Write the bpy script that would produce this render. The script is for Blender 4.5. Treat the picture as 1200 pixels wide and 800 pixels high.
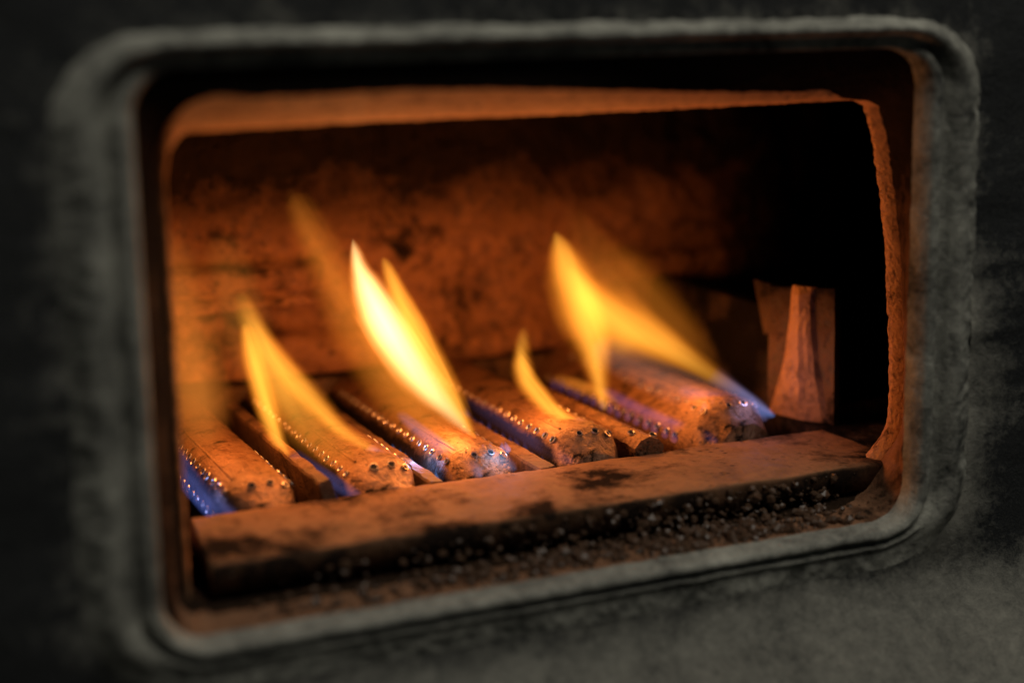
import bpy, bmesh, math, random
from mathutils import Vector, Matrix, noise
random.seed(7)
R = math.radians
sc = bpy.context.scene
for o in list(bpy.data.objects):
    bpy.data.objects.remove(o)

# ---------------------------------------------------------------- camera
FPX = 1868.957                       # focal length in pixels of a 1200 x 800 frame
CAM = Vector((-0.22365, -0.45430, 0.09549))
_a = Vector((4300, 450, -FPX)).normalized()
_b = Vector((-850, 360, -FPX)).normalized()
_c = _a.cross(_b).normalized()
ROT = Matrix((_a, _b, _c))           # camera axes -> world axes
cd = bpy.data.cameras.new('camera')
cam = bpy.data.objects.new('camera', cd)
sc.collection.objects.link(cam)
cam.matrix_world = Matrix.Translation(CAM) @ ROT.to_4x4()
cd.sensor_width = 36
cd.lens = 36 * FPX / 1200
cd.clip_start = 0.02
cd.clip_end = 50
cd.dof.use_dof = True
cd.dof.focus_distance = 0.618
cd.dof.aperture_fstop = 3.0
sc.camera = cam

# ---------------------------------------------------------------- world, lamps, exposure
w = bpy.data.worlds.new('World')
sc.world = w
w.use_nodes = True
w.node_tree.nodes['Background'].inputs[0].default_value = (0.80, 0.95, 1.0, 1)
w.node_tree.nodes['Background'].inputs[1].default_value = 0.016

def area(name, loc, target, size, energy, col):
    l = bpy.data.lights.new(name, 'AREA')
    l.shape = 'DISK'; l.size = size; l.energy = energy; l.color = col
    o = bpy.data.objects.new(name, l)
    sc.collection.objects.link(o)
    o.location = loc
    o.rotation_euler = (Vector(target) - Vector(loc)).to_track_quat('-Z', 'Y').to_euler()
    return o
area('ceiling_lamp', (0.20, -0.52, 1.02), (0.03, -0.03, -0.03), 0.75, 6.0, (1.0, 0.98, 0.88))

vs = sc.view_settings
vs.view_transform = 'Standard'
vs.look = 'None'
vs.exposure = 0
vs.gamma = 1
sc.cycles.use_denoising = True
sc.cycles.max_bounces = 6
sc.cycles.diffuse_bounces = 3
sc.cycles.glossy_bounces = 3
sc.cycles.transparent_max_bounces = 64
sc.cycles.volume_bounces = 0
sc.cycles.volume_step_rate = 0.35
sc.cycles.volume_max_steps = 256
sc.cycles.sample_clamp_indirect = 4
sc.cycles.caustics_reflective = False

# ---------------------------------------------------------------- helpers
def ray(px, py):
    return ROT @ Vector((px - 600, 400 - py, -FPX))
def at(px, py, y):
    "the point of the plane Y = y that the photograph shows at pixel px, py"
    d = ray(px, py)
    return CAM + d * ((y - CAM.y) / d.y)
def n3(p, s, seed=0.0):
    return noise.noise(Vector((p[0] * s + seed, p[1] * s - seed * 2.3, p[2] * s + seed * 0.7)))
def fbm(p, s, seed=0.0, octv=4):
    return noise.fractal(Vector((p[0] * s + seed, p[1] * s - seed, p[2] * s + seed * .5)), 0.9, 2.0, octv)

def link(name, me, parent=None):
    o = bpy.data.objects.new(name, me)
    sc.collection.objects.link(o)
    if parent is not None:
        o.parent = parent
    return o
def obj(name, bm, mat, parent=None, smooth=True, normals=True):
    if normals:
        bmesh.ops.recalc_face_normals(bm, faces=bm.faces[:])
    me = bpy.data.meshes.new(name)
    bm.to_mesh(me); bm.free()
    me.materials.append(mat)
    if smooth:
        me.polygons.foreach_set('use_smooth', [True] * len(me.polygons))
    return link(name, me, parent)
def tag(o, label, cat, group=None, kind=None):
    o['label'] = label
    o['category'] = cat
    if group: o['group'] = group
    if kind: o['kind'] = kind
    return o
def thing(name, label, cat, loc=(0, 0, 0), group=None):
    o = bpy.data.objects.new(name, None)
    sc.collection.objects.link(o)
    o.location = loc
    return tag(o, label, cat, group)
def loft(rings, closed=True, cap0=False, cap1=False):
    bm = bmesh.new()
    vr = [[bm.verts.new(p) for p in r] for r in rings]
    n = len(vr[0])
    for a, b in zip(vr, vr[1:]):
        for i in range(n if closed else n - 1):
            j = (i + 1) % n
            bm.faces.new((a[i], a[j], b[j], b[i]))
    if cap0: bm.faces.new(vr[0])
    if cap1: bm.faces.new(vr[-1][::-1])
    return bm
def lerp(a, b, t): return a + (b - a) * t
def sstep(a, b, x):
    t = max(0.0, min(1.0, (x - a) / (b - a)))
    return t * t * (3 - 2 * t)
def interp(xs, ys, x):
    "smooth (monotone cubic) interpolation"
    n = len(xs)
    if x <= xs[0]: return ys[0]
    if x >= xs[-1]: return ys[-1]
    d = [(ys[i+1] - ys[i]) / (xs[i+1] - xs[i]) for i in range(n - 1)]
    m = [d[0]] + [(0 if d[i-1] * d[i] <= 0 else 2 * d[i-1] * d[i] / (d[i-1] + d[i])) for i in range(1, n - 1)] + [d[-1]]
    for i in range(n - 1):
        if x <= xs[i+1]:
            h = xs[i+1] - xs[i]; t = (x - xs[i]) / h
            return ((1+2*t)*(1-t)**2*ys[i] + t*(1-t)**2*h*m[i] + t*t*(3-2*t)*ys[i+1] + t*t*(t-1)*h*m[i+1])

# ---------------------------------------------------------------- materials
class NT:
    def __init__(s, mat):
        mat.use_nodes = True
        s.t = mat.node_tree
        s.t.nodes.clear()
        s.out = s.t.nodes.new('ShaderNodeOutputMaterial')
    def n(s, kind, **kw):
        x = s.t.nodes.new('ShaderNode' + kind)
        for k, v in kw.items():
            if k in x.inputs: s.set(x.inputs[k], v)
            else: setattr(x, k, v)
        return x
    def set(s, sock, v):
        if isinstance(v, bpy.types.NodeSocket): s.t.links.new(v, sock)
        else: sock.default_value = v
    def m(s, op, a, b=None, c=None, clamp=False):
        x = s.t.nodes.new('ShaderNodeMath'); x.operation = op; x.use_clamp = clamp
        for i, v in enumerate((a, b, c)):
            if v is not None: s.set(x.inputs[i], v)
        return x.outputs[0]
    def mix(s, f, a, b):
        x = s.t.nodes.new('ShaderNodeMix'); x.data_type = 'RGBA'
        s.set(x.inputs[0], f); s.set(x.inputs[6], a); s.set(x.inputs[7], b)
        return x.outputs[2]
    def ramp(s, f, *stops):
        x = s.t.nodes.new('ShaderNodeValToRGB'); s.set(x.inputs[0], f)
        e = x.color_ramp.elements
        while len(e) < len(stops): e.new(0.5)
        for el, (p, c) in zip(e, stops):
            el.position = p
            el.color = (c, c, c, 1) if isinstance(c, (int, float)) else tuple(c) + (1,)
        return x.outputs[0]
    def noise(s, vec, scale, detail=6, rough=0.6, dist=0.0):
        x = s.n('TexNoise', Scale=scale, Detail=detail, Roughness=rough, Distortion=dist)
        s.set(x.inputs['Vector'], vec)
        return x.outputs['Fac']
    def vor(s, vec, scale, feature='F1'):
        x = s.n('TexVoronoi', Scale=scale); x.feature = feature
        s.set(x.inputs['Vector'], vec)
        return x.outputs['Distance']

def rust(name, light, mid, dark, soot=0.5, dark_at=None, dark_y=(0, -9), scale=60, pit=0.35, bump=0.5, rough=(0.45, 0.85), metal=0.0, grain=900, soot_shade_col=(0.010, 0.008, 0.007), spec=0.35):
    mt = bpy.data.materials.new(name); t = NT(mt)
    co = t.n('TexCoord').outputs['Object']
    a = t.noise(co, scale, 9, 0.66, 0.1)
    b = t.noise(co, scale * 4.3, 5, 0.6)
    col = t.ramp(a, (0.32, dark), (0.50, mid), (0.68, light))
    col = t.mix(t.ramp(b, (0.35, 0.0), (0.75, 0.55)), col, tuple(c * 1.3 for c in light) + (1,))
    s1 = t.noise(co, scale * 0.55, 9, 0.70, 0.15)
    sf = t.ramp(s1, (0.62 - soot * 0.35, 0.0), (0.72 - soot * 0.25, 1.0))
    if dark_at:
        # ragged darkening along the given axes: shade painted into the colour over soot
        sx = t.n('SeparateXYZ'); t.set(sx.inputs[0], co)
        k = t.m('MULTIPLY_ADD', sx.outputs['Z'], dark_at[0], dark_at[1])
        k2 = t.m('MULTIPLY_ADD', sx.outputs['X'], dark_at[2], dark_at[3])
        k3 = t.m('MULTIPLY_ADD', sx.outputs['Y'], dark_y[0], dark_y[1])
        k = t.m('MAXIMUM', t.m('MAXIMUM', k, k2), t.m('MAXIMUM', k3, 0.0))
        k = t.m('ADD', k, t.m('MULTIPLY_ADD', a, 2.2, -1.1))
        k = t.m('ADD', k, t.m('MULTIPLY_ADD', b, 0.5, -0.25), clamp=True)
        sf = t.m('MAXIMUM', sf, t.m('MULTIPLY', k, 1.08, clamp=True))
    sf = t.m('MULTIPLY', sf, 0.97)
    col = t.mix(sf, col, soot_shade_col + (1,))
    p = t.vor(co, grain * 0.35)
    pf = t.ramp(p, (0.0, 1.0), (0.38, 0.0))
    pm = t.ramp(t.noise(co, scale * 1.7, 4), (0.5, 0.0), (0.62, 1.0))
    pf = t.m('MULTIPLY', pf, pm)
    col = t.mix(t.m('MULTIPLY', pf, pit), col, (0.012, 0.009, 0.007, 1))
    g = t.noise(co, grain, 3, 0.7)
    hgt = t.m('ADD', t.m('MULTIPLY', a, 1.0), t.m('MULTIPLY', b, 0.45))
    hgt = t.m('ADD', hgt, t.m('MULTIPLY', g, 0.16))
    hgt = t.m('SUBTRACT', hgt, t.m('MULTIPLY', pf, 0.4))
    bp = t.n('Bump', Strength=bump, Distance=0.0035, Height=hgt)
    rg = t.m('ADD', t.ramp(b, (0.3, rough[0]), (0.7, rough[1])), t.m('MULTIPLY', sf, 0.3), clamp=True)
    pb = t.n('BsdfPrincipled', Metallic=metal)
    t.set(pb.inputs['Base Color'], col); t.set(pb.inputs['Roughness'], rg)
    t.set(pb.inputs['Normal'], bp.outputs[0])
    t.set(pb.inputs['Specular IOR Level'], t.m('MULTIPLY_ADD', sf, -spec * 0.97, spec))
    t.t.links.new(pb.outputs[0], t.out.inputs[0])
    return mt

M_wall = rust('sooty_rust_wall', (0.50, 0.22, 0.09), (0.18, 0.072, 0.034), (0.045, 0.022, 0.014), soot=0.36, dark_at=(26, 0.22, 8, -0.95), scale=44, grain=420, pit=0.85, bump=0.9)  # fading firelight painted in towards top and right end, on top of soot
M_lip = rust('red_rust_casting', (0.42, 0.17, 0.08), (0.28, 0.10, 0.05), (0.10, 0.04, 0.025), soot=0.25, scale=32, grain=700, bump=0.6)
M_burner = rust('heat_stained_steel', (0.38, 0.20, 0.11), (0.25, 0.12, 0.06), (0.10, 0.045, 0.026), soot=0.30, dark_at=(0, -9, -520, -6.5), scale=130, grain=1100, pit=1.0, bump=0.42, rough=(0.24, 0.5), metal=0.5, spec=0.5)  # left flank: soot plus its shade painted into the colour
M_burner_even = rust('heat_stained_steel_bright', (0.38, 0.20, 0.11), (0.25, 0.12, 0.06), (0.10, 0.045, 0.026), soot=0.32, scale=130, grain=1100, pit=1.0, bump=0.42, rough=(0.24, 0.5), metal=0.5, spec=0.5)  # same steel without the painted flank shade
M_bar = rust('scaled_steel_bar', (0.24, 0.12, 0.065), (0.13, 0.065, 0.038), (0.07, 0.04, 0.028), soot=0.3, scale=70, grain=1200, bump=0.45)
M_ledge = rust('dusty_brown_iron', (0.34, 0.165, 0.078), (0.26, 0.12, 0.055), (0.13, 0.058, 0.03), soot=0.36, dark_at=(0, -9, 0, -9), dark_y=(-480, 12.1), scale=38, grain=800, pit=0.8, bump=0.42, rough=(0.6, 0.9), spec=0.2)  # colour goes darker over the front face
M_rim = rust('pitted_rim_iron', (0.85, 0.45, 0.22), (0.70, 0.34, 0.15), (0.30, 0.13, 0.055), soot=0.10, dark_at=(-400, -31.2, -220, -26.6), scale=150, grain=620, bump=1.0, pit=0.9)  # shade painted into the colour on the left side and bottom edge
M_tunnel = rust('burnt_black_iron', (0.10, 0.05, 0.03), (0.030, 0.019, 0.014), (0.010, 0.008, 0.007), soot=0.75, scale=55, grain=900, bump=0.8, spec=0.5)
M_reveal = rust('soot_shaded_reveal', (0.34, 0.17, 0.09), (0.20, 0.095, 0.05), (0.05, 0.027, 0.018), soot=0.22, dark_at=(9, 0.62, -200, -25.6), scale=45, grain=900, bump=0.8, spec=0.12)  # sooty iron, with shade painted in at the top and left
M_soot = rust('soot_black', (0.020, 0.014, 0.010), (0.012, 0.009, 0.007), (0.006, 0.005, 0.004), soot=0.6, scale=40, grain=600, bump=0.5, spec=0.1)
M_flange = rust('dark_flange_iron', (0.18, 0.09, 0.045), (0.07, 0.037, 0.022), (0.025, 0.016, 0.011), soot=0.30, dark_at=(28, -0.75, 0, -9), scale=60, grain=1100, pit=0.9, bump=0.6)  # darker colour than the rib, deepening towards the top
M_brk = rust('rusted_bracket_iron', (0.46, 0.24, 0.12), (0.34, 0.17, 0.085), (0.12, 0.065, 0.04), soot=0.2, scale=60, grain=1100, pit=0.9, bump=0.6)

def plain(name, col, rough=0.6, metal=0.0, spec=0.4):
    mt = bpy.data.materials.new(name); t = NT(mt)
    co = t.n('TexCoord').outputs['Object']
    a = t.noise(co, 500, 4)
    c = t.mix(a, tuple(x * 0.6 for x in col) + (1,), tuple(min(1, x * 1.35) for x in col) + (1,))
    pb = t.n('BsdfPrincipled', Metallic=metal, Roughness=rough)
    pb.inputs['Specular IOR Level'].default_value = spec
    t.set(pb.inputs['Base Color'], c)
    t.t.links.new(pb.outputs[0], t.out.inputs[0])
    return mt
M_rimport = plain('worn_port_edge', (0.62, 0.50, 0.44), 0.30, 0.85)
M_hole = plain('port_hole_black', (0.006, 0.005, 0.005), 0.8)
M_grit = plain('glossy_soot_grit', (0.085, 0.046, 0.026), 0.42, 0.0, 0.45)

def dusty(name, base, dust, amount, seed=0.0, up=0.5, layer=0.0, gain=0.9):
    "charcoal paint under pale dust: the dust lies thicker on faces that look upwards"
    mt = bpy.data.materials.new(name); t = NT(mt)
    tc = t.n('TexCoord').outputs['Object']
    mp = t.n('Mapping'); t.set(mp.inputs['Vector'], tc); mp.inputs['Location'].default_value = (seed, seed * .3, -seed)
    co = mp.outputs[0]
    a = t.noise(co, 45, 8, 0.65, 0.5)
    b = t.noise(co, 260, 6, 0.7)
    nz = t.n('SeparateXYZ'); t.set(nz.inputs[0], t.n('NewGeometry').outputs['Normal'])
    f = t.m('ADD', t.m('MULTIPLY', nz.outputs['Z'], up), t.m('MULTIPLY_ADD', a, gain, amount - 0.1 - gain * 0.5))
    if layer:
        f = t.m('ADD', f, t.m('MULTIPLY', t.n('Attribute', attribute_name='dust_layer').outputs['Fac'], layer))
    f = t.m('ADD', f, t.m('MULTIPLY_ADD', b, 0.9, -0.45), clamp=True)
    g = t.noise(co, 1500, 3, 0.7)
    f = t.m('ADD', f, t.m('MULTIPLY_ADD', g, 0.5, -0.25), clamp=True)
    col = t.mix(f, base + (1,), dust + (1,))
    h = t.m('ADD', t.m('ADD', a, t.m('MULTIPLY', b, 0.5)), t.m('MULTIPLY', g, 0.2))
    bp = t.n('Bump', Strength=0.6, Distance=0.003, Height=h)
    pb = t.n('BsdfPrincipled', Roughness=0.75)
    pb.inputs['Specular IOR Level'].default_value = 0.25
    t.set(pb.inputs['Base Color'], col); t.set(pb.inputs['Normal'], bp.outputs[0])
    t.t.links.new(pb.outputs[0], t.out.inputs[0])
    return mt
M_plate = dusty('charcoal_boiler_paint', (0.016, 0.017, 0.018), (0.34, 0.32, 0.265), -0.15, 0.0, 1.0, 0.62, gain=0.7)
M_frame = dusty('dusty_cast_frame', (0.028, 0.028, 0.026), (0.52, 0.50, 0.42), 0.46, 3.1, 0.12, gain=1.6)

# ---------------------------------------------------------------- boiler front: plate, frame, rim
HX, HZ, CZ, RC = 0.137, 0.0857, -0.0015, 0.014
def base_path():
    pts = []
    cx, cz = HX - RC, HZ - RC
    corners = [(1, 1, 0), (-1, 1, 90), (-1, -1, 180), (1, -1, 270)]
    for k, (sx, sz, a0) in enumerate(corners):
        for i in range(25):
            a = R(a0 + 90 * i / 24)
            n = Vector((math.cos(a), 0, math.sin(a)))
            pts.append((Vector((sx * cx, 0, CZ + sz * cz)) + n * RC, n))
        nx = corners[(k + 1) % 4]
        q, n1 = pts[-1]
        e = Vector((nx[0] * cx, 0, CZ + nx[1] * cz)) + n1 * RC
        m = 220 if k % 2 == 0 else 140
        for i in range(1, m):
            pts.append((q.lerp(e, i / m), n1))
    return pts
PATH = base_path()
def ring(off, y_, amp=0.0, sc_=60, seed=0.0):
    r = []
    for p, n in PATH:
        y = y_
        q = p + n * off * (1 - (0.55 if n.z > 0 else 0.30) * abs(n.z) ** 1.5)
        if y < 0 and off < 0.008: y = y * (1 - sstep(0.5, 1, n.z)) + 0.002 * sstep(0.5, 1, n.z)
        if off > 0.0105 and n.z < 0: y = lerp(y, 0.0006, sstep(0.35, 0.9, -n.z) * 0.9)
        d = amp * (fbm(q, sc_, seed) + 0.5 * n3(q, sc_ * 4, seed + 5))
        if off > 0.015:      # crust of lint and soot along the outer edge
            d += amp * 0.9 * n3(q, 420, seed + 9)
        r.append(Vector((q.x + n.x * d * .6, y - d, q.z + n.z * d * .6)))
    return r

front = thing('boiler_front', 'charcoal boiler front plate with a dusty raised frame round the fire opening', 'boiler front')
prof = [(-0.0005, 0.0060, .0003), (0.0000, 0.0025, .0003), (0.0015, -0.0012, .0004), (0.0038, -0.0028, .0004), (0.0060, -0.0018, .0004), (0.0074, 0.0006, .0003),
        (0.0086, 0.0008, .0003), (0.0100, -0.0018, .0004), (0.0120, -0.0042, .0005), (0.0145, -0.0052, .0005), (0.0162, -0.0049, .0006),
        (0.0180, -0.0038, .0008), (0.0198, -0.0024, .0008), (0.0215, -0.0012, .0007), (0.0232, -0.0002, .0005), (0.0250, 0.0012, .0003)]
obj('opening_frame', loft([ring(o, y, a, 120, 2.0) for o, y, a in prof]), M_frame, front)

def plate_rings():
    rs = []
    for k in range(26):
        f = (k / 25) ** 1.8
        r = []
        for p, n in PATH:
            q = p + n * 0.0228 * (1 - (0.55 if n.z > 0 else 0.30) * abs(n.z) ** 1.5)
            tx = q.x + (n.x * 0.55 + q.x * 0.8) * f
            tz = q.z + (n.z * 0.55 + (q.z - CZ) * 0.8) * f
            low = max(0.0, -(tz + 0.1035))
            y = 0.0 - 1.15 * (low - 0.012 * (1 - math.exp(-low / 0.012))) + 0.0016 * fbm((tx, 0, tz), 30, 8.0)
            r.append(Vector((tx, y, tz)))
        rs.append(r)
    return rs
pl = obj('front_plate', loft(plate_rings()), M_plate, front)
att = pl.data.attributes.new('dust_layer', 'FLOAT', 'POINT')    # dust caked on the plate beside the frame
npth = len(PATH)
for i in range(len(pl.data.vertices)):
    k, j = divmod(i, npth)
    f = (k / 25) ** 1.8
    q, n = PATH[j]
    wdt = 0.013 + 0.010 * fbm(q, 30, 3.0)
    side = lerp(0.62, 1.5, sstep(0.3, 0.8, n.x) * sstep(0.03, -0.03, q.z))
    att.data[i].value = side * math.exp(-(f * 0.6 / max(wdt, .008)) ** 1.0)

# inner rim: the fire-side edge of the opening
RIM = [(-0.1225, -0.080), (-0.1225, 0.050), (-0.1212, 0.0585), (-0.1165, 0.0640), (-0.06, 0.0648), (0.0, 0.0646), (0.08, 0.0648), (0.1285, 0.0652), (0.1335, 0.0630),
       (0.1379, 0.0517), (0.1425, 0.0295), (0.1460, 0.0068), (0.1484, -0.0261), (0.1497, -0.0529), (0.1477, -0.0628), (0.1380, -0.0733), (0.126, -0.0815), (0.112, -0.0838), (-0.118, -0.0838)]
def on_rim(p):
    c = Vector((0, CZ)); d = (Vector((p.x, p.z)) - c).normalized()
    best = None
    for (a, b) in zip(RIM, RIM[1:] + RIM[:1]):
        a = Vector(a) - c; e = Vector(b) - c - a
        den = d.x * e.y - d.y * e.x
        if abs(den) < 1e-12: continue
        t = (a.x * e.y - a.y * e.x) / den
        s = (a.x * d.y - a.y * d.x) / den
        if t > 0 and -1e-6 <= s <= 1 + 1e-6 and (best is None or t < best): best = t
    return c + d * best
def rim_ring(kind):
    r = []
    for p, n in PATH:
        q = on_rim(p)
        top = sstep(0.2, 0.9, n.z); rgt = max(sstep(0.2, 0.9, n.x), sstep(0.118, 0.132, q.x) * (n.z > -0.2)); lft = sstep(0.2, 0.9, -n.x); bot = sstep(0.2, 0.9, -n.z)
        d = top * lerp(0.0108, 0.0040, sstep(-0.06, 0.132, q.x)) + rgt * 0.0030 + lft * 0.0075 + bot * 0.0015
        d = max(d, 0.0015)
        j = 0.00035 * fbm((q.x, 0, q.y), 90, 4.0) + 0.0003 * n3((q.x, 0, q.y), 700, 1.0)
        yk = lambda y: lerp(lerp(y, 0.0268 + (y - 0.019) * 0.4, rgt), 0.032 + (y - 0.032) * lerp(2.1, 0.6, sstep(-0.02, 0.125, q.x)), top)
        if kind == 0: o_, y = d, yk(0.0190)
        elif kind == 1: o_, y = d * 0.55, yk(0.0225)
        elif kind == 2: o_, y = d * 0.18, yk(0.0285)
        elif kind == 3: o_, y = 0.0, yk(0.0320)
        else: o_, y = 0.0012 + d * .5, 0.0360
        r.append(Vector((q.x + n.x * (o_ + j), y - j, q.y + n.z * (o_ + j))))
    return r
rr = [rim_ring(k) for k in range(5)]
back_out = [Vector((p.x * 1.16, 0.0375, CZ + (p.z - CZ) * 1.12)) for p, n in PATH]
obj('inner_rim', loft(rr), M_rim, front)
tun = []
r_in = ring(-0.0003, 0.0058, .0003, 120, 2.0)
for f in (0, .25, .5, .75, 1.0):
    tun.append([a.lerp(b + Vector((0, 0.0004, 0)), f) + Vector((0, 0, 0)) + n * (0.0007 * fbm(a.lerp(b, f), 160, 6.0) if 0 < f < 1 else 0)
                for (a, b, (p, n)) in zip(r_in, rr[0], PATH)])
obj('opening_reveal', loft(tun), M_reveal, front)
obj('rim_back', loft([rr[4], back_out, [Vector((p.x * 1.9, 0.0375, CZ + (p.z - CZ) * 2.2)) for p, n in PATH]]), M_soot, front)

# ---------------------------------------------------------------- the fire chamber
def wall_y(x, z):
    y = 0.240
    p = (x, 0.0, z)
    y += 0.0035 * fbm(p, 26, 1.0) + 0.0012 * fbm(p, 110, 3.0)
    # stepped band on the left
    lf = 1 - sstep(-0.024, -0.004, x)
    b1 = sstep(-0.0300, -0.0282, z) * (1 - sstep(-0.0105, -0.0085, z))
    y -= 0.011 * lf * b1
    slot = sstep(-0.0232, -0.0224, z + 0.03 * (x + .05)) * (1 - sstep(-0.0206, -0.0198, z + 0.03 * (x + .05)))
    y += 0.0065 * lf * b1 * slot
    # hollow under the band
    y += 0.010 * lf * sstep(-0.046, -0.040, z) * (1 - sstep(-0.0312, -0.0302, z))
    # swelling of the casting above its lower edge
    hump = math.exp(-((x - 0.003) / 0.026) ** 2) * math.exp(-((z + 0.052) / 0.013) ** 2)
    hump += 0.8 * math.exp(-((x - 0.085) / 0.036) ** 2) * math.exp(-((z + 0.056) / 0.010) ** 2)
    y -= 0.014 * hump
    # upright seam of two sections
    y += 0.004 * math.exp(-((x - 0.018 - 0.12 * (z - .02)) / 0.0022) ** 2) * sstep(-0.012, 0.0, z)
    # upper part leans back, with a shoulder on the right
    y += 0.10 * max(0, z - 0.012)
    # the right end is shaped to bend back so the firelight fades there
    y += 0.9 * max(0, x - 0.200) ** 1.25
    sh = sstep(0.10, 0.16, x) * sstep(-0.038, -0.030, z)
    y -= 0.006 * sh * (1 - sstep(-0.022, -0.016, z))
    return y
def zbot(x):
    return -0.0612 + 0.0016 * math.sin(x * 75 + 1.0) + 0.0008 * n3((x, 0, 0), 60, 2)
bm = bmesh.new()
xs = [-0.16 + i * 0.00165 for i in range(290)]
grid = []
for x in xs:
    zb = zbot(x); col = [bm.verts.new((x, wall_y(x, zb) + 0.012, zb + 0.001)), bm.verts.new((x, wall_y(x, zb) + 0.0006, zb - 0.0003))]
    for k in range(100):
        z = lerp(zb, 0.115, (k / 99) ** 1.15)
        col.append(bm.verts.new((x, wall_y(x, z), z)))
    grid.append(col)
for a, b in zip(grid, grid[1:]):
    for i in range(len(a) - 1):
        bm.faces.new((a[i], b[i], b[i+1], a[i+1]))
wall = obj('chamber_back_wall', bm, M_wall)
wall['kind'] = 'structure'; wall['label'] = 'sooty rusted rear wall of the fire chamber behind the flames'

def slab(x0, x1, y0, y1, z0, z1):
    bm = bmesh.new()
    bmesh.ops.create_cube(bm, size=1, matrix=Matrix.Translation(((x0+x1)/2, (y0+y1)/2, (z0+z1)/2)) @ Matrix.Diagonal((x1-x0, y1-y0, z1-z0, 1)))
    return bm
for nm, bx, mt, lb in (
    ('chamber_floor', (-0.20, 0.44, 0.040, 0.60, -0.130, -0.118), M_soot, 'black sooty floor below the burners'),
    ('chamber_ceiling', (-0.20, 0.44, 0.040, 0.60, 0.112, 0.124), M_soot, 'black sooty ceiling of the fire chamber'),
    ('chamber_left_wall', (-0.190, -0.165, 0.040, 0.60, -0.117, 0.111), M_soot, 'black left wall of the fire chamber'),
    ('chamber_right_wall', (0.42, 0.44, 0.040, 0.60, -0.117, 0.111), M_soot, 'black right wall of the fire chamber'),
    ('flue_wall', (-0.16, 0.42, 0.56, 0.58, -0.117, 0.111), M_soot, 'black wall of the flue passage behind the casting')):
    o = obj(nm, slab(*bx), mt, smooth=False); o['kind'] = 'structure'; o['label'] = lb

# ---------------------------------------------------------------- ledge in front of the burners
def noisy_slab(x0, x1, y0, y1, z0, z1, nx, ny, amp, seed, skew=0.0, edge=0.0012):
    "slab with rounded, uneven edges; rows of a closed cross-section swept along X"
    rings = []
    sec = []
    e = edge
    for i in range(ny + 1): sec.append((lerp(y0 + e, y1 - e, i / ny), z1))
    sec += [(y1 - e * .3, z1 - e * .3), (y1, z1 - e), (y1, z0), (y0, z0), (y0, z1 - e), (y0 + e * .3, z1 - e * .3)]
    for i in range(nx + 1):
        x = lerp(x0, x1, i / nx)
        r = []
        for (y, z) in sec:
            xx = x + skew * (y - y0) * (1 - i / nx)
            d = amp * fbm((xx, y, z), 45, seed) + amp * .4 * n3((xx, y, z), 300, seed)
            r.append(Vector((xx, y + d * .6 * (1 if y < (y0 + y1) / 2 else 0), z + d)))
        rings.append(r)
    return loft(rings, True, True, True)
tag(obj('burner_ledge', noisy_slab(-0.1172, 0.150, 0.0235, 0.0770, -0.0806, -0.0712, 260, 14, 0.0004, 2.0, 0.10), M_ledge),
    'flat dusty brown iron ledge running across in front of the burners', 'ledge')
tag(obj('corner_ledge', noisy_slab(0.1512, 0.27, 0.036, 0.112, -0.0842, -0.0722, 40, 14, 0.0008, 5.0), M_tunnel),
    'dark iron ledge in the black right corner beside the upright bracket', 'ledge')

# sill grit: loose glossy crumbs of soot on the sill and against the ledge
bm = bmesh.new()
ico = bmesh.new(); bmesh.ops.create_icosphere(ico, subdivisions=1, radius=1)
iv = [v.co.copy() for v in ico.verts]; fi = [[v.index for v in f.verts] for f in ico.faces]; ico.free()
def crumb(c, s):
    m = Matrix.Rotation(random.uniform(0, 6), 3, Vector((random.random(), random.random(), random.random() + .1)).normalized())
    sc3 = (random.uniform(.6, 1.3), random.uniform(.6, 1.3), random.uniform(.5, 1.0))
    vs_ = []
    for v in iv:
        q = m @ Vector((v.x * sc3[0], v.y * sc3[1], v.z * sc3[2])) * (s * random.uniform(.75, 1.2))
        vs_.append(bm.verts.new(c + q))
    for f in fi: bm.faces.new([vs_[i] for i in f])
for k in range(2600):
    x = random.triangular(-0.118, 0.135, 0.075)
    f = random.random()
    s = 0.00028 + 0.0021 * random.random() ** 5
    if random.random() < 0.80:
        c = Vector((x, lerp(0.007, 0.022, f), lerp(-0.0868, -0.0845, f) + s * .4))
    else:
        c = Vector((x, 0.0232 - s * .2, lerp(-0.0835, -0.0728, f)))
    crumb(c, s)
g = obj('soot_grit', bm, M_grit, smooth=False)
tag(g, 'black crumbs of soot and scale scattered along the sill below the ledge', 'soot', kind='stuff')

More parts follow.
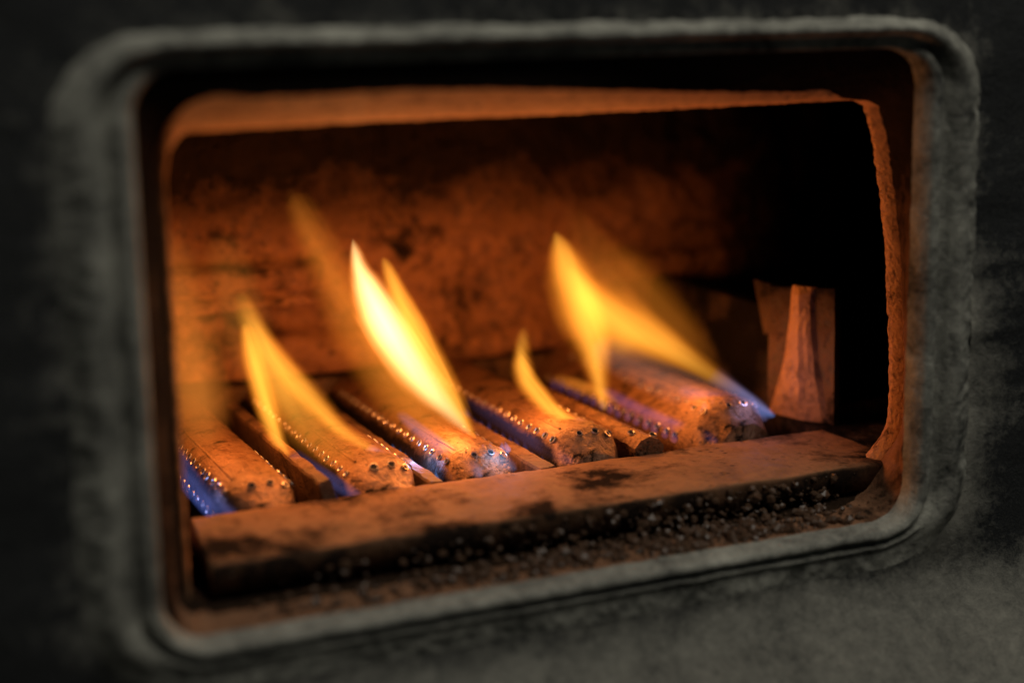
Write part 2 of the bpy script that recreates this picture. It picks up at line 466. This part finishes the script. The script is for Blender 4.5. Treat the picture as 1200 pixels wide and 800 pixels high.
# ---------------------------------------------------------------- bracket on the right
brk = thing('upright_bracket', 'rusty upright iron bracket with a tapered rib, right of the last burner', 'bracket', (0.156, 0.098, -0.0712))
def quadplate(pts, thick, nrm, mat, name, parent, nx=14, nz=20, amp=0.0004, seed=0):
    "bilinear patch of four corner points (bl, br, tr, tl), given a thickness along nrm"
    bl, br, tr, tl = [Vector(p) for p in pts]
    nrm = Vector(nrm).normalized()
    bm = bmesh.new()
    F = []; B = []
    for j in range(nz + 1):
        fr = []; bk = []
        for i in range(nx + 1):
            p = bl.lerp(br, i / nx).lerp(tl.lerp(tr, i / nx), j / nz)
            d = amp * (fbm(p, 140, seed) + .5 * n3(p, 500, seed))
            edge = 1 if (i in (0, nx) or j in (0, nz)) else 0
            jit = Vector((d, d, d)) * edge
            fr.append(bm.verts.new(p - parent.location + nrm * d + jit)); bk.append(bm.verts.new(p - parent.location - nrm * thick + jit))
        F.append(fr); B.append(bk)
    for j in range(nz):
        for i in range(nx):
            bm.faces.new((F[j][i], F[j][i+1], F[j+1][i+1], F[j+1][i]))
            bm.faces.new((B[j][i+1], B[j][i], B[j+1][i], B[j+1][i+1]))
        for i, s in ((0, 0), (nx, 1)):
            bm.faces.new((F[j][i], F[j+1][i], B[j+1][i], B[j][i]))
    for i in range(nx):
        bm.faces.new((F[0][i], F[0][i+1], B[0][i+1], B[0][i])); bm.faces.new((F[nz][i], F[nz][i+1], B[nz][i+1], B[nz][i]))
    return obj(name, bm, mat, parent, smooth=False)
A = Vector((0.1492, 0.116, -0.0722)); Bp = Vector((0.1603, 0.0828, -0.0722))
up = Vector((0, 0, 1))
nrm = up.cross(Bp - A).normalized()
if nrm.x > 0: nrm = -nrm
quadplate((A, Bp, Bp + Vector((-0.0008, 0, 0.0575)), A + Vector((0.0005, 0, 0.0550))), 0.004, nrm, M_flange, 'flange', brk, seed=2)
# tapered rib standing proud of the flange
def rib(f0a, f0b, f1a, f1b, z0, z1, d0, d1, name):
    rings = []
    for k in range(19):
        t = k / 18
        sp = (1 - t) ** 1.9
        fa = lerp(f1a, f0a, sp); fb = lerp(f1b, f0b, sp)
        z = lerp(z0, z1, t); d = lerp(d1, d0, sp)
        if k == 18: d *= 0.6
        pa = A.lerp(Bp, fa); pb = A.lerp(Bp, fb)
        wob = 0.0008 * n3((t * 9, fa, z), 1, 3)
        mid = pa.lerp(pb, 0.30); mid2 = pa.lerp(pb, 0.70)
        zz = Vector((0, 0, z + 0.0722)) - brk.location
        rings.append([pa.lerp(pb, i / 10) + zz + nrm * ((d + wob + 0.0007 * n3((i * .05, t * .5, 0), 22, 4)) * (math.sin(math.pi * i / 10) ** 0.5 if i != 6 else 1.08) - .0005) for i in range(11)] + [pa.lerp(pb, .5) + zz - nrm * .002])
    return obj(name, loft(rings, True, True, True), M_brk, brk, smooth=False)
rib(0.01, 0.985, 0.36, 0.70, -0.0716, -0.0150, 0.0045, 0.0055, 'rib')
# second flange further in, with a hooked lower end
A2 = Vector((0.1530, 0.150, -0.0722))
quadplate(((0.1535, 0.1260, -0.0405), (0.1530, 0.1185, -0.0370), (0.1520, 0.1190, -0.0170), (0.1525, 0.1330, -0.0170)), 0.004, (-1, 0, 0), M_flange, 'hook', brk, seed=4)

pst = thing('rear_post', 'narrow lit iron post standing at the dark end of the rear wall', 'post', (0.168, 0.215, -0.0712))
quadplate(((0.1690, 0.226, -0.0722), (0.1690, 0.210, -0.0722), (0.1670, 0.210, -0.0330), (0.1670, 0.226, -0.0330)), 0.005, (-1, -.3, 0), M_brk, 'post_face', pst, seed=9)

o = obj('chamber_side_wall', noisy_slab(0.1600, 0.1680, 0.122, 0.245, -0.118, -0.030, 6, 40, 0.0006, 7.0), M_tunnel)
o['kind'] = 'structure'; o['label'] = 'dim brown right side wall of the fire chamber behind the bracket'
tag(obj('rear_rail', noisy_slab(-0.125, 0.158, 0.2370, 0.2560, -0.092, -0.0645, 60, 6, 0.0012, 11.0), M_flange),
    'dark rusty rail under the rear wall that carries the far ends of the burners', 'rail')
# ---------------------------------------------------------------- burners
Z0 = -0.0608
SEC = [(a_ * 0.93, b_ * (0.75 if b_ > 0 else 1)) for a_, b_ in [(-0.0150, -0.030), (-0.0150, -0.018), (-0.0149, -0.0105), (-0.0147, -0.0055), (-0.0142, -0.0028), (-0.0122, -0.0002), (-0.0112, 0.0006), (-0.0085, 0.0022),
       (-0.0045, 0.0036), (0.0, 0.0041), (0.0045, 0.0036), (0.0085, 0.0022), (0.0112, 0.0006), (0.0122, -0.0002), (0.0142, -0.0028), (0.0147, -0.0055), (0.0149, -0.0105), (0.0150, -0.018), (0.0150, -0.030)]]
pm = bmesh.new()                                        # one port: a raised metal lip round a black hole
NP = 10
r1 = [[pm.verts.new((math.cos(2*math.pi*i/NP) * r, math.sin(2*math.pi*i/NP) * r, h)) for i in range(NP)] for r, h in ((0.00178, -0.0002), (0.00165, 0.00020), (0.00132, 0.00022), (0.00112, -0.0001))]
for a, b in zip(r1, r1[1:]):
    for i in range(NP): pm.faces.new((a[i], a[(i+1) % NP], b[(i+1) % NP], b[i]))
hole = pm.faces.new(r1[-1])
PORT = bpy.data.meshes.new('port')
hole.material_index = 1
pm.to_mesh(PORT); pm.free()
PORT.materials.append(M_rimport); PORT.materials.append(M_hole)

def flank(sx, flare, sz):
    "widen the left flank of a burner by flare"
    if sx < -0.0106:
        return sx - flare * sstep(0.0, -0.011, sz)
    return sx
def make_burner(cx, y0, y1, flare, label, seed, yaw=0.0, dz=0.0, mat=None):
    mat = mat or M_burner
    b = thing('burner', label, 'burner', (cx, y0, Z0 + dz), 'perforated burner tubes in a row')
    b.rotation_euler = (0, 0, yaw)
    L = y1 - y0
    ys = [0.0, 0.0012, 0.004, 0.008, 0.012, 0.0145, 0.016, 0.019] + [lerp(0.024, L, k / 40) for k in range(41)]
    rings = []
    for y in ys:
        r = []
        drop = 1 - sstep(-0.003, 0.0150, y)
        for (sx, sz) in SEC:
            sx = flank(sx, flare, sz)
            nx = sx * (1 - 0.24 * drop)
            nz = sz - (0.0092 * drop) * (1 if sz > -0.012 else 0.3)
            p = (nx + cx, y, nz)
            d = 0.00018 * fbm(p, 80, seed) + 0.00008 * n3(p, 600, seed)
            if y < 0.016: d += 0.0006 * fbm(p, 190, seed + 3)
            r.append(Vector((nx + d * (1 if sx > 0 else -1) * .5, y - (0.3 * d if y < .01 else 0), nz + d)))
        rings.append(r)
    shell = loft(rings, False)
    shell.faces.new(list(shell.verts)[:len(SEC)])
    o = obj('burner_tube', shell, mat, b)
    # the pressed seam along the crest
    bm = bmesh.new()
    vv = []
    for k in range(60):
        y = lerp(0.017, L, k / 59)
        vv.append([bm.verts.new((x_ + .0002 * n3((y, seed, 0), 200), y, z_ + 0.00035 * fbm((cx, y, 0), 90, seed))) for x_, z_ in ((-0.0084, 0.0011), (-0.0082, 0.0019), (-0.0076, 0.0021), (-0.0073, 0.0014))])
    for a, c in zip(vv, vv[1:]):
        for i in range(3): bm.faces.new((a[i], a[i+1], c[i+1], c[i]))
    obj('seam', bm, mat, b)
    def port(x, y, z, n):
        p = link('port', PORT, b)
        p.location = Vector((x, y, z)) + Vector(n).normalized() * 0.0004
        p.rotation_euler = Vector(n).to_track_quat('Z', 'Y').to_euler()
        s = random.uniform(0.78, 1.08); p.scale = (s, s, 1)
    ny = int((L - 0.02) / 0.0076)
    for k in range(ny):
        y = 0.0135 + k * 0.0076 + random.uniform(-.0005, .0005)
        jx = random.uniform(-.0003, .0003)
        port(-0.01235 + jx, y, -0.0015, (-0.8, 0, 0.62))
        if k < 19:
            xx = flank(-0.0139, flare, -0.0105)
            port(xx, y + 0.003, -0.0105, (-1, 0, 0.08 + flare * 40))
        if k < 7: port(0.01235 + jx, y, -0.0015, (0.8, 0, 0.62))
    port(0.0040, 0.0100, 0.0008, (0.1, -0.55, 0.8)); port(0.0095, 0.0104, -0.0010, (0.5, -0.5, 0.7)); port(-0.0030, 0.0096, 0.0008, (-0.1, -0.55, 0.8))
    return b
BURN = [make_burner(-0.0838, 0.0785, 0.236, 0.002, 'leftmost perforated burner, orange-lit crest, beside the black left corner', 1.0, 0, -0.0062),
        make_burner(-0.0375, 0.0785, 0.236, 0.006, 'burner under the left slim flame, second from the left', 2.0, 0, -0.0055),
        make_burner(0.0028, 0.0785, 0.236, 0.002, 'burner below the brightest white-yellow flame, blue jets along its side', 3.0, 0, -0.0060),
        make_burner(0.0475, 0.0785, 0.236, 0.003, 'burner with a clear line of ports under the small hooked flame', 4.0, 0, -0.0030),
        make_burner(0.1165, 0.0800, 0.236, 0.010, 'rightmost wide burner with a crusted nose beside the upright bracket', 5.0, mat=M_burner_even)]

# ---------------------------------------------------------------- bars between the burners
def bar(name, x, w, y0, y1, zt, h, label, tilt=0.0, mat=M_bar, round_=0.0):
    b = thing(name, label, 'bar', (x, y0, zt), 'bars between the burners')
    prof_ = [(-w/2, -h), (-w/2, -0.001 - round_ * .5), (-w/2 + .0006 + round_ * .4, -round_ * .1), (0, round_ * .25), (w/2 - .0006 - round_ * .4, -round_ * .1), (w/2, -0.001 - round_ * .5), (w/2, -h)]
    rings = []
    for k in range(41):
        y = (y1 - y0) * k / 40
        r = []
        for (sx, sz) in prof_:
            d = 0.0003 * fbm((x + sx, y, sz), 130, x * 50) + 0.0001 * n3((x + sx, y, sz), 420, x * 9)
            q = Vector((sx + d, 0, sz + d)); q.rotate(Matrix.Rotation(tilt, 3, 'Y'))
            r.append(Vector((q.x, y, q.z)))
        rings.append(r)
    obj('bar_body', loft(rings, True, True, True), mat, b, smooth=False)
    return b
b_ = bar('divider_bar', -0.0628, 0.0050, 0.0778, 0.212, -0.0650, 0.020, 'thin upright rusty divider bar right of the leftmost burner', R(-14))
bar('divider_bar', -0.0195, 0.0060, 0.0778, 0.230, -0.0710, 0.02, 'dark flat divider bar left of the burner with blue jets', R(4))
bar('divider_bar', 0.0258, 0.0070, 0.0778, 0.225, -0.0715, 0.02, 'low divider bar in the gap right of the brightest flame', R(-6))
tb = bar('divider_tube', 0.0700, 0.0125, 0.0778, 0.200, -0.0660, 0.02, 'plain narrow tube with two holes, left of the rightmost burner', 0, M_burner_even, 0.004)
for (dx, dy) in ((-0.0025, 0.010), (0.0035, 0.0035)):
    p = link('port', PORT, tb); p.location = (dx, dy, 0.0008); p.rotation_euler = (R(20), 0, 0)

# ---------------------------------------------------------------- flames
def cell(t, vals_t, vals):
    return interp(vals_t, vals, t)
def float_curve(t, fac, ts, vs_, lo, hi):
    x = t.t.nodes.new('ShaderNodeFloatCurve')
    x.mapping.use_clip = False
    c = x.mapping.curves[0]
    N = 14
    pts = [(k / N, (interp(ts, vs_, k / N) - lo) / max(hi - lo, 1e-9)) for k in range(N + 1)]
    c.points[0].location = pts[0]; c.points[1].location = pts[-1]
    for p in pts[1:-1]: c.points.new(*p)
    x.mapping.update()
    t.set(x.inputs['Value'], fac)
    return t.m('MULTIPLY_ADD', x.outputs[0], hi - lo, lo)

def tongue(name, parent, pts, edge_c, core_c, base_c=None, base_t=0.18, p=1.3, flat=0.75, streak=0.75, seed=0.0):
    """a tongue of burning gas: pts = (px, py, depth, half-width px, brightness) from root to tip.
    The closed hull carries a volume that glows most along its middle line and fades to nothing at the hull."""
    P = [at(a, b, c) for a, b, c, d, e in pts]
    rad = [d * ((q - CAM).dot(ROT @ Vector((0, 0, -1)))) / FPX for (a, b, c, d, e), q in zip(pts, P)]
    br = [e for *_, e in pts]
    wv = (P[-1] - P[0]); Lw = wv.length; wv.normalize()
    vdir = (P[len(P) // 2] - CAM).normalized()
    u = wv.cross(vdir).normalized(); v = wv.cross(u).normalized()
    org = P[0]
    ts = []; uc = []
    for q in P:
        # slide along the line of sight into the plane spanned by w and u
        s = q - CAM
        k = (org - CAM).dot(v) / s.dot(v)
        q2 = CAM + s * k
        ts.append((q2 - org).dot(wv) / Lw); uc.append((q2 - org).dot(u))
    ext0 = 0.6 * rad[0] / Lw; ext1 = 0.6 * rad[-1] / Lw
    t0, t1 = -ext0, 1 + ext1
    T = [(t - t0) / (t1 - t0) for t in ts]
    Lt = Lw * (t1 - t0)
    TT = [0.0] + T + [1.0]
    TT[1] = max(TT[1], 0.004); TT[-2] = min(TT[-2], 0.996)
    slope0 = (uc[1] - uc[0]) / max(T[1] - T[0], 1e-6) * T[0]; slope1 = (uc[-1] - uc[-2]) / max(T[-1] - T[-2], 1e-6) * (1 - T[-1])
    UC = [uc[0] - slope0] + uc + [uc[-1] + slope1]
    RD = [rad[0] * 0.35] + rad + [rad[-1] * 0.15]
    BR = [br[0] * 0.25] + br + [0.0]
    rings = []
    NR, NS = 26, 14
    for k in range(NR + 1):
        f = k / NR
        c = interp(TT, UC, f); r_ = max(interp(TT, RD, f), 1e-4)
        rings.append([Vector((c + r_ * math.cos(2*math.pi*i/NS), r_ * flat * math.sin(2*math.pi*i/NS), f * Lt)) for i in range(NS)])
    bm = loft(rings, True, True, True)
    mt = bpy.data.materials.new('flame_gas'); t = NT(mt)
    co = t.n('TexCoord').outputs['Object']
    s = t.n('SeparateXYZ'); t.set(s.inputs[0], co)
    U, V, W = s.outputs
    tf = t.m('DIVIDE', W, Lt, clamp=True)
    fu = float_curve(t, tf, TT, UC, min(UC), max(UC) + 1e-5)
    fr = float_curve(t, tf, TT, RD, 0.0, max(RD))
    fb = float_curve(t, tf, TT, BR, 0.0, max(BR))
    fr = t.m('MAXIMUM', fr, 1e-4)
    mp = t.n('Mapping'); t.set(mp.inputs['Vector'], co)
    mr = sum(rad) / len(rad)
    mp.inputs['Scale'].default_value = (1.3 / mr, 1.3 / mr, 0.10 / mr)
    mp.inputs['Location'].default_value = (seed * 3.1, seed, seed * 1.7)
    nz = t.noise(mp.outputs[0], 1.0, 3, 0.6, 0.8)
    nn = t.m('SUBTRACT', nz, 0.5)
    du = t.m('SUBTRACT', U, fu)
    du = t.m('ADD', du, t.m('MULTIPLY', nn, t.m('MULTIPLY', fr, 0.55)))
    q = t.m('DIVIDE', du, fr); qv = t.m('DIVIDE', V, t.m('MULTIPLY', fr, flat))
    q2 = t.m('ADD', t.m('MULTIPLY', q, q), t.m('MULTIPLY', qv, qv))
    d = t.m('SUBTRACT', 1.0, q2, clamp=True)
    d = t.m('POWER', d, p)
    st = t.m('MULTIPLY_ADD', nn, 2.2 * streak, 1.0)
    st = t.m('MAXIMUM', st, 0.1)
    em = t.m('DIVIDE', t.m('MULTIPLY', t.m('MULTIPLY', d, st), fb), t.m('MULTIPLY', fr, 1.3 * flat))
    col = t.mix(t.m('POWER', d, 0.8), edge_c + (1,), core_c + (1,))
    if base_c:
        col = t.mix(t.ramp(tf, (0.0, 1.0), (base_t * .5, 0.85), (base_t, 0.0)), col, base_c + (1,))
    e = t.n('Emission'); t.set(e.inputs[0], col); t.set(e.inputs[1], em)
    t.t.links.new(e.outputs[0], t.out.inputs['Volume'])
    o = obj(name, bm, mt, parent, smooth=True)
    mw = Matrix((u, v, wv)).transposed().to_4x4()
    mw.translation = org + wv * (t0 * Lw)
    o.matrix_basis = Matrix.Translation(-parent.location) @ mw
    return o

def blue_mat(name, col, s):
    mt = bpy.data.materials.new(name); t = NT(mt)
    e = t.n('Emission'); e.inputs[0].default_value = col + (1,); e.inputs[1].default_value = s
    t.t.links.new(e.outputs[0], t.out.inputs['Volume'])
    return mt
def flamelets(parent, spots, mat, r0=0.0019, h0=0.010, lean=(0, .35, 1)):
    "blue cones of gas burning at the ports, each one a small closed teardrop"
    bm = bmesh.new()
    for (c, k) in spots:
        ax = (Vector(lean) + Vector((random.uniform(-.2, .2), random.uniform(-.2, .2), 0))).normalized()
        u = ax.orthogonal().normalized(); v = ax.cross(u)
        h = h0 * k; r = r0 * (0.7 + .3 * k)
        prev = None
        prof_ = [(0.0, 0.25), (0.12, 0.85), (0.3, 1.0), (0.5, 0.75), (0.75, 0.38), (1.0, 0.03)]
        rs = []
        for f, q in prof_:
            rs.append([bm.verts.new(c - parent.location + ax * (h * f) + (u * math.cos(2*math.pi*i/8) + v * math.sin(2*math.pi*i/8)) * r * q) for i in range(8)])
        for a, b in zip(rs, rs[1:]):
            for i in range(8): bm.faces.new((a[i], a[(i+1) % 8], b[(i+1) % 8], b[i]))
        bm.faces.new(rs[0]); bm.faces.new(rs[-1][::-1])
    o = obj('blue_flamelets', bm, mat, parent)
    o['kind'] = 'stuff'
    return o
def flame_lamp(parent, loc, watts, col=(1.0, 0.33, 0.07), rad=0.008):
    l = bpy.data.lights.new('flame_light', 'POINT')
    l.energy = watts; l.color = col; l.shadow_soft_size = rad
    o = bpy.data.objects.new('flame_light', l)
    sc.collection.objects.link(o); o.parent = parent
    o.location = Vector(loc) - parent.location
    return o

OR, YE, WH = (1.0, 0.25, 0.012), (1.0, 0.43, 0.045), (1.0, 0.64, 0.24)
DIM = (1.0, 0.30, 0.03)
BLUE = (0.22, 0.32, 1.0)
GRP = 'flames rising from the burners'
def flame(label, px, py, y):
    return thing('flame', label, 'flame', at(px, py, y), GRP)

fA = flame('slim yellow flame with two edges joined at the tip, far left', 400, 510, 0.11)
tongue('tongue', fA, [(336, 530, 0.118, 7.4, 0.551), (323, 510, 0.122, 14.8, 1.544), (311, 472, 0.128, 20.4, 1.984), (299, 430, 0.135, 20.4, 1.764), (287, 384, 0.142, 11.1, 0.441)], OR, YE, seed=1, p=2.9)
tongue('tongue', fA, [(462, 544, 0.098, 5.6, 0.158), (428, 522, 0.104, 11.2, 0.683), (390, 495, 0.11, 16.8, 1.05), (352, 456, 0.12, 22.4, 0.945), (322, 418, 0.13, 22.4, 0.578), (292, 376, 0.142, 11.2, 0.126)], OR, YE, (0.35, 0.40, 1.0), 0.16, seed=2, p=2.9)
tongue('tongue', fA, [(405, 540, .103, 30, .12), (360, 492, .12, 42, .50), (326, 444, .13, 34, .95), (304, 402, .138, 22, .80), (282, 350, .147, 16, .12)], OR, YE, seed=3, p=1.8)
tongue('tongue', fA, [(300, 440, .14, 25, .04), (280, 370, .15, 40, .09), (262, 290, .16, 30, .03)], (1.0, 0.40, 0.05), (1.0, 0.42, 0.06), seed=4, p=1.0)

fB = flame('tallest and brightest flame, white core, left of centre', 530, 500, 0.11)
tongue('tongue', fB, [(548, 506, 0.105, 7.6, 0.551), (530, 485, 0.108, 17.2, 1.433), (505, 458, 0.113, 28.7, 2.867), (474, 417, 0.12, 36.4, 4.631), (452, 382, 0.126, 38.3, 5.733), (433, 345, 0.134, 30.6, 4.41), (420, 315, 0.14, 17.2, 2.425), (414, 284, 0.146, 7.6, 0.662)], OR, WH, seed=5, p=2.9)
tongue('tongue', fB, [(556, 511, 0.103, 5.6, 0.551), (543, 490, 0.107, 13.0, 1.213), (520, 446, 0.115, 22.2, 1.874), (492, 398, 0.123, 24.1, 2.095), (468, 350, 0.134, 18.5, 1.654), (450, 306, 0.145, 9.3, 0.441)], OR, YE, seed=6, p=2.9)
tongue('tongue', fB, [(520, 510, .11, 26, .25), (465, 450, .12, 46, .50), (425, 390, .13, 46, .40), (388, 318, .145, 36, .26), (348, 238, .16, 22, .10)], OR, DIM, seed=7, p=1.7)
tongue('tongue', fB, [(425, 380, 0.14, 13.2, 0.048), (390, 325, 0.15, 19.8, 0.132), (368, 285, 0.155, 19.8, 0.12), (342, 228, 0.16, 14.3, 0.03)], OR, DIM, seed=8, p=2.2)

fC = flame('small hooked flame on the burner right of centre', 690, 497, 0.10)
tongue('tongue', fC, [(704, 512, 0.094, 5.6, 0.276), (680, 498, 0.1, 9.3, 0.662), (658, 487, 0.105, 13.0, 1.213), (640, 474, 0.11, 16.7, 1.654), (622, 453, 0.115, 18.5, 1.764), (612, 430, 0.12, 20.4, 1.544), (611, 395, 0.125, 16.7, 0.331)], OR, YE, (0.35, 0.40, 1.0), 0.24, seed=9, p=2.9)

fD = flame('broad forked flame on the rightmost burner, one leg trailing right', 800, 440, 0.12)
tongue('tongue', fD, [(708, 474, 0.135, 11.1, 0.772), (701, 440, 0.142, 18.5, 1.323), (694, 400, 0.148, 33.2, 1.764), (683, 360, 0.153, 46.1, 2.095), (667, 320, 0.158, 36.8, 1.874), (652, 276, 0.163, 9.3, 0.551)], OR, YE, seed=10, p=2.9)
tongue('tongue', fD, [(902, 483, 0.085, 7.4, 0.385), (856, 452, 0.1, 13.0, 0.551), (815, 427, 0.112, 20.4, 0.882), (770, 402, 0.125, 33.2, 1.323), (725, 380, 0.138, 47.9, 1.654), (692, 352, 0.148, 36.8, 1.323), (668, 318, 0.155, 14.8, 0.221)], OR, YE, (0.40, 0.42, 0.95), 0.28, seed=11, p=2.9)
tongue('tongue', fD, [(830, 428, 0.12, 21.6, 0.056), (770, 388, 0.135, 55.2, 0.384), (722, 345, 0.148, 69.6, 0.384), (688, 292, 0.16, 36.0, 0.124), (668, 250, 0.168, 19.2, 0.012)], OR, DIM, seed=12, p=2.0)
tongue('tongue', fD, [(895, 490, .088, 8, .10), (800, 455, .11, 26, .14), (705, 410, .14, 22, .10)], (0.9, 0.4, 0.25), (0.9, 0.45, 0.3), (0.45, 0.4, 0.9), 0.35, seed=13, p=1.0)
tongue('tongue', fD, [(722, 470, .14, 5, .2), (690, 455, .15, 10, .40), (652, 443, .16, 7, .12)], OR, DIM, seed=14)

fE = flame('faint hazy orange flame at the left edge of the opening', 225, 500, 0.13)
tongue('tongue', fE, [(240, 535, .12, 30, .06), (228, 455, .14, 48, .50), (214, 370, .155, 46, .34), (200, 280, .17, 24, .04)], (1.0, 0.27, 0.03), (1.0, 0.30, 0.04), seed=15, p=1.8, streak=.3)

# blue glow hanging along the rows of ports
def glow(f, pts, col, seed):
    g = tongue('blue_glow', f, pts, col, col, seed=seed, p=1.9, streak=1.4)
    return g
glow(fE, [(272, 603, 0.079, 10, 0.135), (245, 588, 0.092, 16, 0.189), (222, 560, 0.112, 16, 0.162), (205, 525, 0.135, 10, 0.068)], (0.13, 0.16, 0.52), 21)
glow(fB, [(562, 556, 0.08, 8, 0.22), (540, 540, 0.09, 13, 0.24), (505, 515, 0.108, 12, 0.18), (468, 485, 0.132, 7, 0.032)], (0.03, 0.32, 0.75), 22)
glow(fB, [(602, 548, 0.081, 7, 0.138), (588, 540, 0.083, 12, 0.275), (568, 532, 0.085, 9, 0.11)], (0.06, 0.38, 0.8), 23)
glow(fC, [(668, 540, 0.08, 8, 0.036), (630, 520, 0.094, 13, 0.046), (580, 488, 0.122, 13, 0.033), (548, 468, 0.15, 8, 0.008)], (0.252, 0.26, 0.75), 24)
glow(fD, [(838, 516, 0.082, 7, 0.048), (795, 500, 0.092, 11, 0.101), (750, 480, 0.112, 11, 0.096), (708, 458, 0.14, 8, 0.029)], (0.132, 0.2, 0.85), 25)
glow(fD, [(905, 486, 0.083, 6, 0.33), (880, 478, 0.087, 11, 0.303), (845, 470, 0.095, 12, 0.138), (800, 458, 0.11, 10, 0.044)], (0.204, 0.36, 0.95), 26)
glow(fA, [(420, 582, 0.079, 8, 0.07), (385, 562, 0.092, 12, 0.105), (345, 535, 0.115, 11, 0.049)], (0.168, 0.26, 0.85), 27)
# blue gas at the ports
MB1 = blue_mat('blue_gas', (0.16, 0.26, 1.0), 22)
MB2 = blue_mat('teal_gas', (0.08, 0.38, 1.0), 110)
MB3 = blue_mat('violet_gas', (0.36, 0.30, 1.0), 20)
def row(b, x, z, y0, n, step=0.0093, k=1.0):
    c = b.location
    return [(c + Vector((x, y0 + i * step, z)), k * random.uniform(.6, 1.15)) for i in range(n)]
flamelets(fE, row(BURN[0], -0.0172, -0.0125, 0.006, 16, .0046, .9), MB1)
flamelets(fA, row(BURN[1], -0.0178, -0.0110, 0.010, 9, .0085, .55), MB3)
flamelets(fB, row(BURN[2], -0.0172, -0.0125, 0.012, 12, .0050, .8) + [(BURN[2].location + Vector((x, .0125, -.001)), .5) for x in (0.002, .006, .010, .0125)], MB2)
flamelets(fC, row(BURN[3], -0.0172, -0.0110, 0.014, 12, .0075, .65), MB3)
flamelets(fD, row(BURN[4], -0.0280, -0.0120, 0.010, 15, .0080, .7) + [(BURN[4].location + Vector((x, .014, -.001)), .45) for x in (-.012, -.008, .006, .0112)], MB3)

flame_lamp(fA, at(322, 425, .112), 0.090)
flame_lamp(fB, at(458, 375, .112), 0.170, (1.0, 0.36, 0.085), 0.010)
flame_lamp(fB, at(525, 478, .112), 0.057)
flame_lamp(fC, at(625, 455, .115), 0.041)
flame_lamp(fD, at(690, 355, .13), 0.104)
flame_lamp(fD, at(810, 425, .11), 0.032)
flame_lamp(fE, at(222, 440, .14), 0.077)
flame_lamp(fB, BURN[2].location + Vector((-0.019, 0.03, -0.004)), 0.010, (0.25, 0.45, 1.0), 0.003)
flame_lamp(fD, BURN[4].location + Vector((0.010, 0.008, 0.008)), 0.005, (0.45, 0.45, 1.0), 0.003)
flame_lamp(fE, BURN[0].location + Vector((-0.020, 0.025, -0.004)), 0.003, (0.3, 0.4, 1.0), 0.003)
flame_lamp(fB, BURN[2].location + Vector((0.008, 0.006, 0.006)), 0.006, (0.3, 0.5, 1.0), 0.003)
